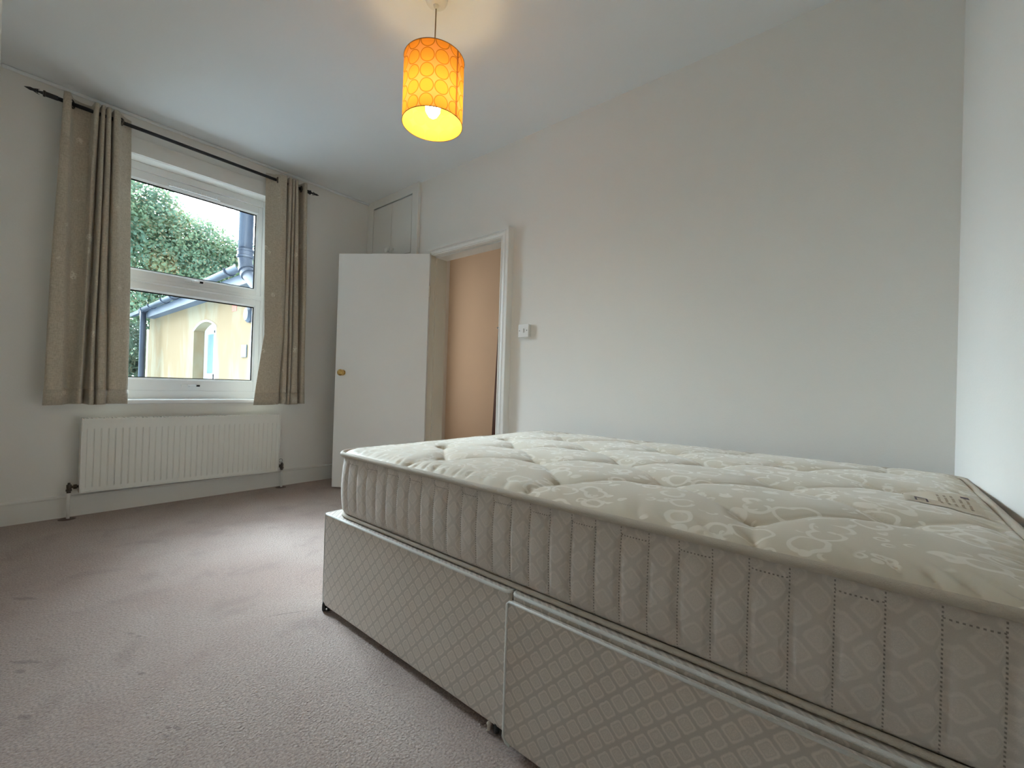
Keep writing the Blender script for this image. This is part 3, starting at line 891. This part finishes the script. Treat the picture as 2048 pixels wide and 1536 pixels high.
def top_z(x, y):
    d = edge_d(x, y)
    z = MZT - .002 + .010 * (1 - math.exp(-d / .012)) + .022 * (1 - math.exp(-d / .085))
    dip = 0
    for (tx, ty) in tset:
        if abs(x - tx) < .16 and abs(y - ty) < .16:
            r = math.hypot(x - tx, y - ty)
            dip = max(dip, .021 * math.exp(-(r / .018) ** 2) + .014 * math.exp(-(r / .075) ** 2))
    cr = 0
    for a, b, k in segs:
        if x < min(a[0], b[0]) - .06 or x > max(a[0], b[0]) + .06 or y < min(a[1], b[1]) - .06 or y > max(a[1], b[1]) + .06: continue
        s, t = segd(x, y, a, b)
        wob = .004 * mnoise.noise(Vector((x * 9, y * 9, 3)))
        s = abs(s + wob)
        e = .55 + .45 * abs(2 * t - 1)
        cr = max(cr, k * e * (.0075 * math.exp(-(s / .0055) ** 2) + .0105 * math.exp(-(s / .030) ** 2)))
    # loose puckers in the cloth, strongest along the edges
    wr = mnoise.noise(Vector((x * 26 + y * 7, y * 6 - x * 4, 1.3))) * .0045 * (.35 + math.exp(-d / .09))
    wr += mnoise.noise(Vector((x * 7, y * 7, 7.7))) * .004
    pk = 0
    if d < .12:
        s_ = x if (y - MY0 < .13 or MY1 - y < .13) else y
        ph = s_ * 105 + 9.0 * mnoise.noise(Vector((x * 5, y * 5, 0))) + (y - MY0) * 60
        pk = -.0068 * max(0, math.sin(ph)) ** 3 * math.exp(-((d - .025) / .040) ** 2) * (.45 + mnoise.noise(Vector((x * 4, y * 4, 5))))
    k = min(1, d / .03)
    return z - (dip + cr) * k + (wr + pk) * k
nx, ny = 300, 220
v = []; f = []
for j in range(ny + 1):
    for i in range(nx + 1):
        # denser towards the edges
        s = i / nx; t = j / ny
        x = MX0 + (MX1 - MX0) * s; y = MY0 + (MY1 - MY0) * t
        X, Y = rc_map(x, y)
        v.append((X, Y, top_z(X, Y)))
for j in range(ny):
    for i in range(nx):
        a = j * (nx + 1) + i; f.append((a, a + 1, a + nx + 2, a + nx + 1))
mesh('top_panel', v, f, M_SCROLL, mt, smooth=True)
# outline path (world), by arc length
def outline(off=0.0, step=.0061):
    r = RC + off; x0, x1, y0, y1 = MX0 - off, MX1 + off, MY0 - off, MY1 + off
    pts = []
    def line(a, b):
        L = (Vector(b) - Vector(a)).length; n_ = max(1, round(L / step))
        for k in range(n_): pts.append(Vector(a).lerp(Vector(b), k / n_))
    def arc(cx, cy, a0):
        n_ = 20
        for k in range(n_): pts.append(Vector((cx + r * math.cos(a0 + PI / 2 * k / n_), cy + r * math.sin(a0 + PI / 2 * k / n_))))
    line((x0 + r, y0), (x1 - r, y0)); arc(x1 - r, y0 + r, -PI / 2)
    line((x1, y0 + r), (x1, y1 - r)); arc(x1 - r, y1 - r, 0)
    line((x1 - r, y1), (x0 + r, y1)); arc(x0 + r, y1 - r, PI / 2)
    line((x0, y1 - r), (x0, y0 + r)); arc(x0 + r, y0 + r, PI)
    return pts
op = outline()
nO = len(op)
rows = 26
v = []; f = []
for j in range(rows + 1):
    t = j / rows
    z = MZB + .004 + (MZT - MZB - .006) * t
    for i, p in enumerate(op):
        nx_ = (op[(i + 1) % nO] - op[i - 1]).normalized(); nrm = Vector((nx_.y, -nx_.x))
        # distance from the nearest quilting line (every 61 mm)
        if abs(p.y - MY0) < .02 or abs(p.y - MY1) < .02: s_ = (p.x + 1.569) / .061
        else: s_ = (p.y - .905) / .061 + .35
        fr_ = abs((s_ + 1000) % 1 - .5); fr_ = (.5 - fr_) * .061
        par = int(math.floor(s_ + 1000)) % 2
        ends = min(1, min(t, .97 - t if t < .97 else 0) / .08)
        stop = 1.0 if z < .5905 else (1 - min(1, (z - .5905) / .004)) if True else 1
        puff = -.0085 * math.exp(-(fr_ / .0055) ** 2) * stop * min(1, t / .15)
        tuck = -.004 * math.exp(-((z - .5905) / .004) ** 2) * (1 if par else .0)
        bul = .016 * math.sin(PI * min(1, t * 1.02)) ** .6 if 0 < t < .98 else 0
        bul += .0025 * mnoise.noise(Vector((p.x * 8, p.y * 8, z * 12)))
        low = -.010 * (1 - min(1, t / .12)) ** 2
        q = p + nrm * (bul * .75 + puff + tuck + low - .003)
        v.append((q.x, q.y, z))
for j in range(rows):
    for i in range(nO):
        a = j * nO + i; b = j * nO + (i + 1) % nO
        f.append((a, b, b + nO, a + nO))
f.append(tuple(range(nO)))
mesh('side_border', v, f, M_BORDER, mt, smooth=True)
opp = outline(.007, .02)
MB().tube([(p.x, p.y, MZT + .001 + .0015 * mnoise.noise(Vector((p.x * 9, p.y * 9, 0)))) for p in opp], .0090, 12, closed=True).build('top_piping', M_PIPE, mt, smooth=True)
oppb = outline(-.003, .02)
MB().tube([(p.x, p.y, MZB + .003) for p in oppb], .0065, 10, closed=True).build('bottom_piping', M_PIPE, mt, smooth=True)
# sewn label at the head end: cloth rectangle, emblem and worn lines of text
lab_c = [(.060, 1.70), (.062, 1.452), (.208, 1.452), (.208, 1.70)]
def on_top(pts, h, nsub=10):
    (x0, y0), (x1, y1) = pts
    vv = []; ff = []
    for j in range(nsub + 1):
        for i in range(nsub + 1):
            x = x0 + (x1 - x0) * i / nsub; y = y0 + (y1 - y0) * j / nsub
            vv.append((x, y, top_z(x, y) + h))
    for j in range(nsub):
        for i in range(nsub):
            a = j * (nsub + 1) + i; ff.append((a, a + 1, a + nsub + 2, a + nsub + 1))
    return vv, ff
lb = MB().add(*on_top(((.060, 1.455), (.205, 1.700)), .0015, 40)).build('label', M_LABELF, mt, smooth=True)
em = MB()
for (a, b) in (((.080, 1.475), (.084, 1.530)), ((.1005, 1.475), (.1045, 1.530)), ((.080, 1.518), (.1045, 1.530)), ((.086, 1.498), (.098, 1.502))):
    em.add(*on_top((a, b), .0025, 10))
em.build('emblem', M_PURPLE, lb)
tx = MB()
for k in range(5):
    x = .128 + k * .013
    for (y0, y1) in ((1.50, 1.545), (1.555, 1.60), (1.61, 1.64)):
        if random.random() < .8: tx.add(*on_top(((x, y0), (x + .005, y1)), .0025, 6))
tx.build('text_lines', M_BROWNT, lb)
MB().add(*on_top(((.176, 1.635), (.192, 1.66)), .0025, 6)).build('small_mark', M_PURPLE, lb)

# ================================================================== the hall: dark post at the far side
hp = MB().prism([(-3.10, 0), (-3.090, .45), (-3.045, 1.55), (-2.98, 1.55), (-2.98, 0)], lambda a, b: (a, 3.385, b), lambda a, b: (a, 3.418, b))

# ================================================================== outside the window
GZ = -2.9
def render_mat():
    m = N('yellow_render'); p = m.coord()
    st = m.n('VectorMath', operation='MULTIPLY'); m.l(p, st.inputs[0]); st.inputs[1].default_value = (1, 1, .35)
    a = m.noise(st.outputs[0], 1.6, 4, .6, dist=1.0); b = m.noise(p, 9, 4)
    c = m.mix(m.ramp(a, .42, .62), C4(.25, .178, .10), C4(.275, .232, .155))
    c = m.mix(m.math('MULTIPLY', m.ramp(b, .55, .8), .3), c, C4(.24, .17, .09))
    m.bsdf(c, .9, normal=m.bump(b, .2, .01), spec=.1)
    return m.m
M_REND = render_mat()
M_GUT = paint('grey_gutter_plastic', (.040, .052, .078), .4, .05, 30, .25)
M_FASCIA = paint('grey_fascia', (.085, .105, .14), .6, .05, 30, .1)
M_ROOF = paint('slate_roof', (.07, .075, .085), .8, .3, 8, .2)
YF = 2.20
nb = empty('neighbouring_house', (-8.5, YF, GZ)); setp(nb, 'pale yellow rendered building with grey gutter and arched window outside', 'building')
# wall with an arched recess
ax0, ax1, az0, azs, azt = -9.01, -7.84, .55, 1.70, 1.82
def arc_pts():
    h = azt - azs; w = (ax1 - ax0) / 2; r = (w * w + h * h) / (2 * h); cx = (ax0 + ax1) / 2; cz = azt - r
    a = math.asin(w / r)
    return [(cx + r * math.sin(-a + 2 * a * k / 12), cz + r * math.cos(-a + 2 * a * k / 12)) for k in range(13)]
AP = arc_pts()
wl = MB()
XE, XN, ZW = -12.35, -4.30, 2.19
wl.box(XE, ax0, YF, YF + .3, GZ, ZW); wl.box(ax1, XN, YF, YF + .3, GZ, ZW)
wl.box(ax0, ax1, YF, YF + .3, GZ, az0)
wl.prism(AP + [(ax1, ZW), (ax0, ZW)], lambda a, b: (a, YF, b), lambda a, b: (a, YF + .3, b))
wl.box(XE, XE + .3, YF + .3, YF + 5, GZ, ZW)
wl.build('rendered_wall', M_REND, nb)
tr_ = MB(); AP2 = [(x, z + .0) for x, z in AP]
tr_.tube([(x, YF - .008, z) for x, z in AP2], .014, 6)
tr_.build('arch_moulding', paint('arch_white', (.75, .74, .70), .7, .1, 20, .02), nb)
MB().box(ax0 - .05, ax1 + .05, YF - .06, YF + .16, az0 - .07, az0).build('stone_sill', M_GLOSS, nb)
nw = MB(); nwy = YF + .155
nw.box(ax0, ax0 + .10, nwy, nwy + .07, az0, azt); nw.box(ax1 - .10, ax1, nwy, nwy + .07, az0, azt)
nw.box(ax0 + .10, ax1 - .10, nwy, nwy + .07, az0, az0 + .42); nw.box(ax0 + .10, ax1 - .10, nwy, nwy + .07, 1.64, azt)
nw.box(ax0 + .5, ax0 + .58, nwy, nwy + .07, az0, 1.7)
nwo = nw.build('house_window', M_UPVC, nb, bevel=.008)
MB().box(ax0 + .10, ax1 - .10, nwy + .03, nwy + .04, az0 + .4, 1.65).build('obscured_pane', paint('obscured_glass', (.20, .33, .36), .25, .0, 20, .1), nwo)
# roof, soffit, fascia, gutter
rf = MB()
rf.prism([(YF - .16, 2.20), (YF + 4.4, 3.0), (YF + 4.4, 2.9), (YF - .1, 2.17)], lambda a, b: (XE - .12, a, b), lambda a, b: (XN, a, b))
rf.build('roof', M_ROOF, nb)
MB().box(-11.95, XN, YF - .15, YF, 2.125, 2.155).build('soffit', M_FASCIA, nb)
MB().box(-11.95, XN, YF - .17, YF - .15, 2.11, 2.25).build('fascia', M_FASCIA, nb)
GY, GZT, GR = YF - .235, 2.275, .062
gp = [(GR * math.cos(a), GR * math.sin(a)) for a in [PI + PI * k / 12 for k in range(13)]] + [((GR - .006) * math.cos(a), (GR - .006) * math.sin(a)) for a in [2 * PI - PI * k / 12 for k in range(13)]]
gut = MB().prism([(GY + a, GZT + b) for a, b in gp], lambda a, b: (-11.80, a, b), lambda a, b: (-6.15, a, b + .045))
autosmooth(gut.build('gutter', M_GUT, nb), 40)
for x in (-11.55, -10.9, -9.9, -9.3, -8.1, -6.55):
    zz = GZT + .045 * (x + 12.47) / 6.3
    MB().tube([(x, GY + (GR + .006) * math.cos(a), zz + (GR + .006) * math.sin(a)) for a in [PI * .93 + PI * 1.1 * k / 14 for k in range(15)]], .013, 8).build('gutter_bracket', M_GUT, nb)
MB().tube([(-11.70, GY, 2.24), (-11.70, GY + .01, 2.0), (-11.70, GY + .02, GZ)], .052, 12).build('downpipe', M_GUT, nb, smooth=True)
MB().box(-12.75, -11.81, YF - .28, YF - .20, 2.20, 2.27).build('return_gutter', M_GUT, nb)
MB().tube([(XE - .12, YF + .02, 1.93), (XE - .12, YF + .02, GZ)], .045, 10).build('cream_pipe', paint('cream_pipe_paint', (.70, .62, .45), .5), nb, smooth=True)
MB().box(-6.72, -6.53, YF - .015, YF, 1.19, 1.36).build('house_plaque', paint('grey_plaque', (.10, .135, .15), .5, .1, 20, .15), nb, bevel=.004)
MB().lathe((-6.46, YF, 1.76), (0, -1, 0), [(0, .11), (.03, .11), (.06, .08), (.065, .01)], 20).build('round_vent', M_GUT, nb)
MB().box(-7.16, -6.98, YF - .004, YF, 1.86, 1.96).build('bare_brick_patch', paint('red_brick', (.50, .16, .11), .9, .3, 20, .1), nb)
# large grey flue / soil pipe close by
fp = empty('soil_pipe', (-5.87, 1.90, 2.3)); setp(fp, 'thick blue grey drainage pipe rising at the right edge of the upper window pane', 'pipe')
PR = .076
fx_, fy_ = -5.81, 1.90
MB().tube([(fx_, fy_, 2.36), (fx_, fy_, 4.6)], PR, 20).build('upright_pipe', M_GUT, fp, smooth=True)
cl = MB().lathe((fx_, fy_, 2.34), (0, 0, 1), [(0, PR + .004), (0, PR + .014), (.025, PR + .016), (.03, PR + .008), (.07, PR + .008), (.075, PR + .016), (.10, PR + .014), (.10, PR + .002)], 24)
autosmooth(cl.build('pipe_collar', M_GUT, fp), 40)
el = [Vector((fx_, fy_, 2.36)) + Vector((0.34 * (1 - math.cos(a)), 0.06 * (1 - math.cos(a)), -0.34 * math.sin(a))) for a in [.95 * k / 8 for k in range(9)]]
d_ = (el[-1] - el[-2]).normalized()
el += [el[-1] + d_ * .2, el[-1] + d_ * .7]
MB().tube(el, PR * .98, 20).build('pipe_elbow', M_GUT, fp, smooth=True)
for k in (4, 6):
    dk = (el[k + 1] - el[k - 1]).normalized()
    MB().lathe(el[k], dk, [(-.02, PR), (-.02, PR + .012), (.02, PR + .012), (.02, PR)], 24).build('pipe_collar', M_GUT, fp)
# ground far below
def ground_mat():
    m = N('garden_ground'); p = m.coord()
    m.bsdf(m.mix(m.ramp(m.noise(p, .6, 4), .4, .6), C4(.36, .43, .47), C4(.46, .53, .57)), .9, spec=.1); return m.m
g = MB().quad((-70, -50, GZ), (-4.2, -50, GZ), (-4.2, 50, GZ), (-70, 50, GZ)).build('ground', ground_mat())
struct(g)
# trees
def leaf_mat(name, cols, seed=0):
    m = N(name); p = m.coord()
    a = m.noise(p, 1.1, 3); b = m.noise(p, 14, 1)
    c = m.mix(m.ramp(a, .40, .62), C4(*cols[0]), C4(*cols[1]))
    c = m.mix(m.math('MULTIPLY', m.ramp(b, .56, .66), .8), c, C4(*cols[2]))
    c = m.mix(m.math('MULTIPLY', m.math('MULTIPLY', m.ramp(b, .40, .34), m.ramp(a, .48, .58)), .8), c, C4(*cols[3]))
    df = m.n('BsdfPrincipled'); m.l(c, df.inputs['Base Color']); df.inputs['Roughness'].default_value = .5
    tl = m.n('BsdfTranslucent'); m.l(c, tl.inputs['Color'])
    ms = m.n('MixShader'); ms.inputs[0].default_value = .3
    m.l(df.outputs[0], ms.inputs[1]); m.l(tl.outputs[0], ms.inputs[2]); m.l(ms.outputs[0], m.out.inputs[0])
    return m.m
M_BARK = paint('bark', (.10, .08, .06), .9, .4, 20, .2)
def foliage(centres, nleaf, size, rnd, elong=1.0):
    v = []; f = []
    tot = sum(r ** 2 for _, r in centres)
    for c, r in centres:
        c = Vector(c)
        for _ in range(int(nleaf * r * r / tot)):
            d = Vector((rnd.gauss(0, 1), rnd.gauss(0, 1), rnd.gauss(0, 1))).normalized()
            rr = r * (rnd.uniform(.35, 1.0) ** .5) * (1 + .18 * mnoise.noise(d * 3 + c))
            p = c + Vector((d.x * rr, d.y * rr, d.z * rr * .85))
            n_ = (d + Vector((rnd.gauss(0, .7), rnd.gauss(0, .7), rnd.gauss(.3, .7)))).normalized()
            t = n_.orthogonal().normalized(); t = (Matrix.Rotation(rnd.uniform(0, 6.28), 3, n_) @ t)
            b = n_.cross(t); s = size * rnd.uniform(.6, 1.3)
            k = len(v)
            L = s * elong
            for (u, w, h) in ((-1, 0, 0), (-.45, .55, .15), (.35, .5, .15), (1, 0, -.1), (.35, -.5, .15), (-.45, -.55, .15)):
                v.append(p + t * u * L + b * w * s + n_ * h * s)
            f.append((k, k + 1, k + 2, k + 3)); f.append((k, k + 3, k + 4, k + 5))
    return v, f
rnd = random.Random(3)
tree = empty('maple_tree', (-19, 4.5, GZ)); setp(tree, 'big leafy green tree with orange tinged leaves behind the neighbouring building', 'tree')
cent = [((-19, 3.3, 4.8), 2.4), ((-19.5, 5.0, 4.6), 2.1), ((-18.8, 1.6, 5.6), 2.2), ((-19.6, 6.1, 5.2), 1.35), ((-20, 4.7, 5.7), 1.6), ((-19.0, 2.8, 6.4), 1.5),
        ((-20.5, 3.0, 2.2), 2.0), ((-20.5, 6.3, 2.4), 1.9), ((-19, .4, 3.6), 1.9)]
vv_, ff_ = foliage(cent, 72000, .062, rnd)
fo = mesh('foliage', vv_, ff_, leaf_mat('maple_leaves', [(.14, .25, .17), (.25, .37, .22), (.46, .31, .17), (.38, .50, .30)]), tree)
tk = MB().tube([(-20, 3.8, GZ), (-19.9, 3.9, 0), (-19.7, 3.7, 2.2), (-19.4, 3.4, 4.2)], [.32, .26, .18, .08], 10)
for (e, r) in (((-19.3, 5.6, 4.4), .09), ((-19, 2.0, 4.8), .09), ((-19.8, 4.6, 5.6), .07), ((-19.2, 1.0, 4.0), .07)):
    tk.tube([(-19.8, 3.85, 1.4), Vector((-19.75, 3.8, 1.8)).lerp(Vector(e), .5) + Vector((0, 0, .3)), e], [.14, r, .02], 8)
tk.build('trunk', M_BARK, tree, smooth=True)
hedge = empty('conifer_bush', (-14.6, 1.9, GZ)); setp(hedge, 'dark feathery conifer bush left of the neighbouring building corner', 'bush')
cent = [((-14.8, 2.0, .6), 1.0), ((-14.6, 1.6, -.6), 1.3), ((-14.9, 2.3, 1.6), .8), ((-15.1, 1.3, 1.5), .9), ((-14.4, 1.3, .2), .9)]
vv_, ff_ = foliage(cent, 14000, .030, rnd, 4.0)
mesh('foliage', vv_, ff_, leaf_mat('conifer_needles', [(.06, .11, .08), (.12, .18, .12), (.20, .18, .11), (.22, .27, .19)]), hedge)
MB().tube([(-14.8, 1.9, GZ), (-14.8, 1.9, 1.2)], [.12, .04], 8).build('trunk', M_BARK, hedge)
# dark post glimpsed in the hallway
door_post = hp.build('hall_door_edge', M_MAHOG)
struct(door_post); door_post.name = 'trim_hall_post'
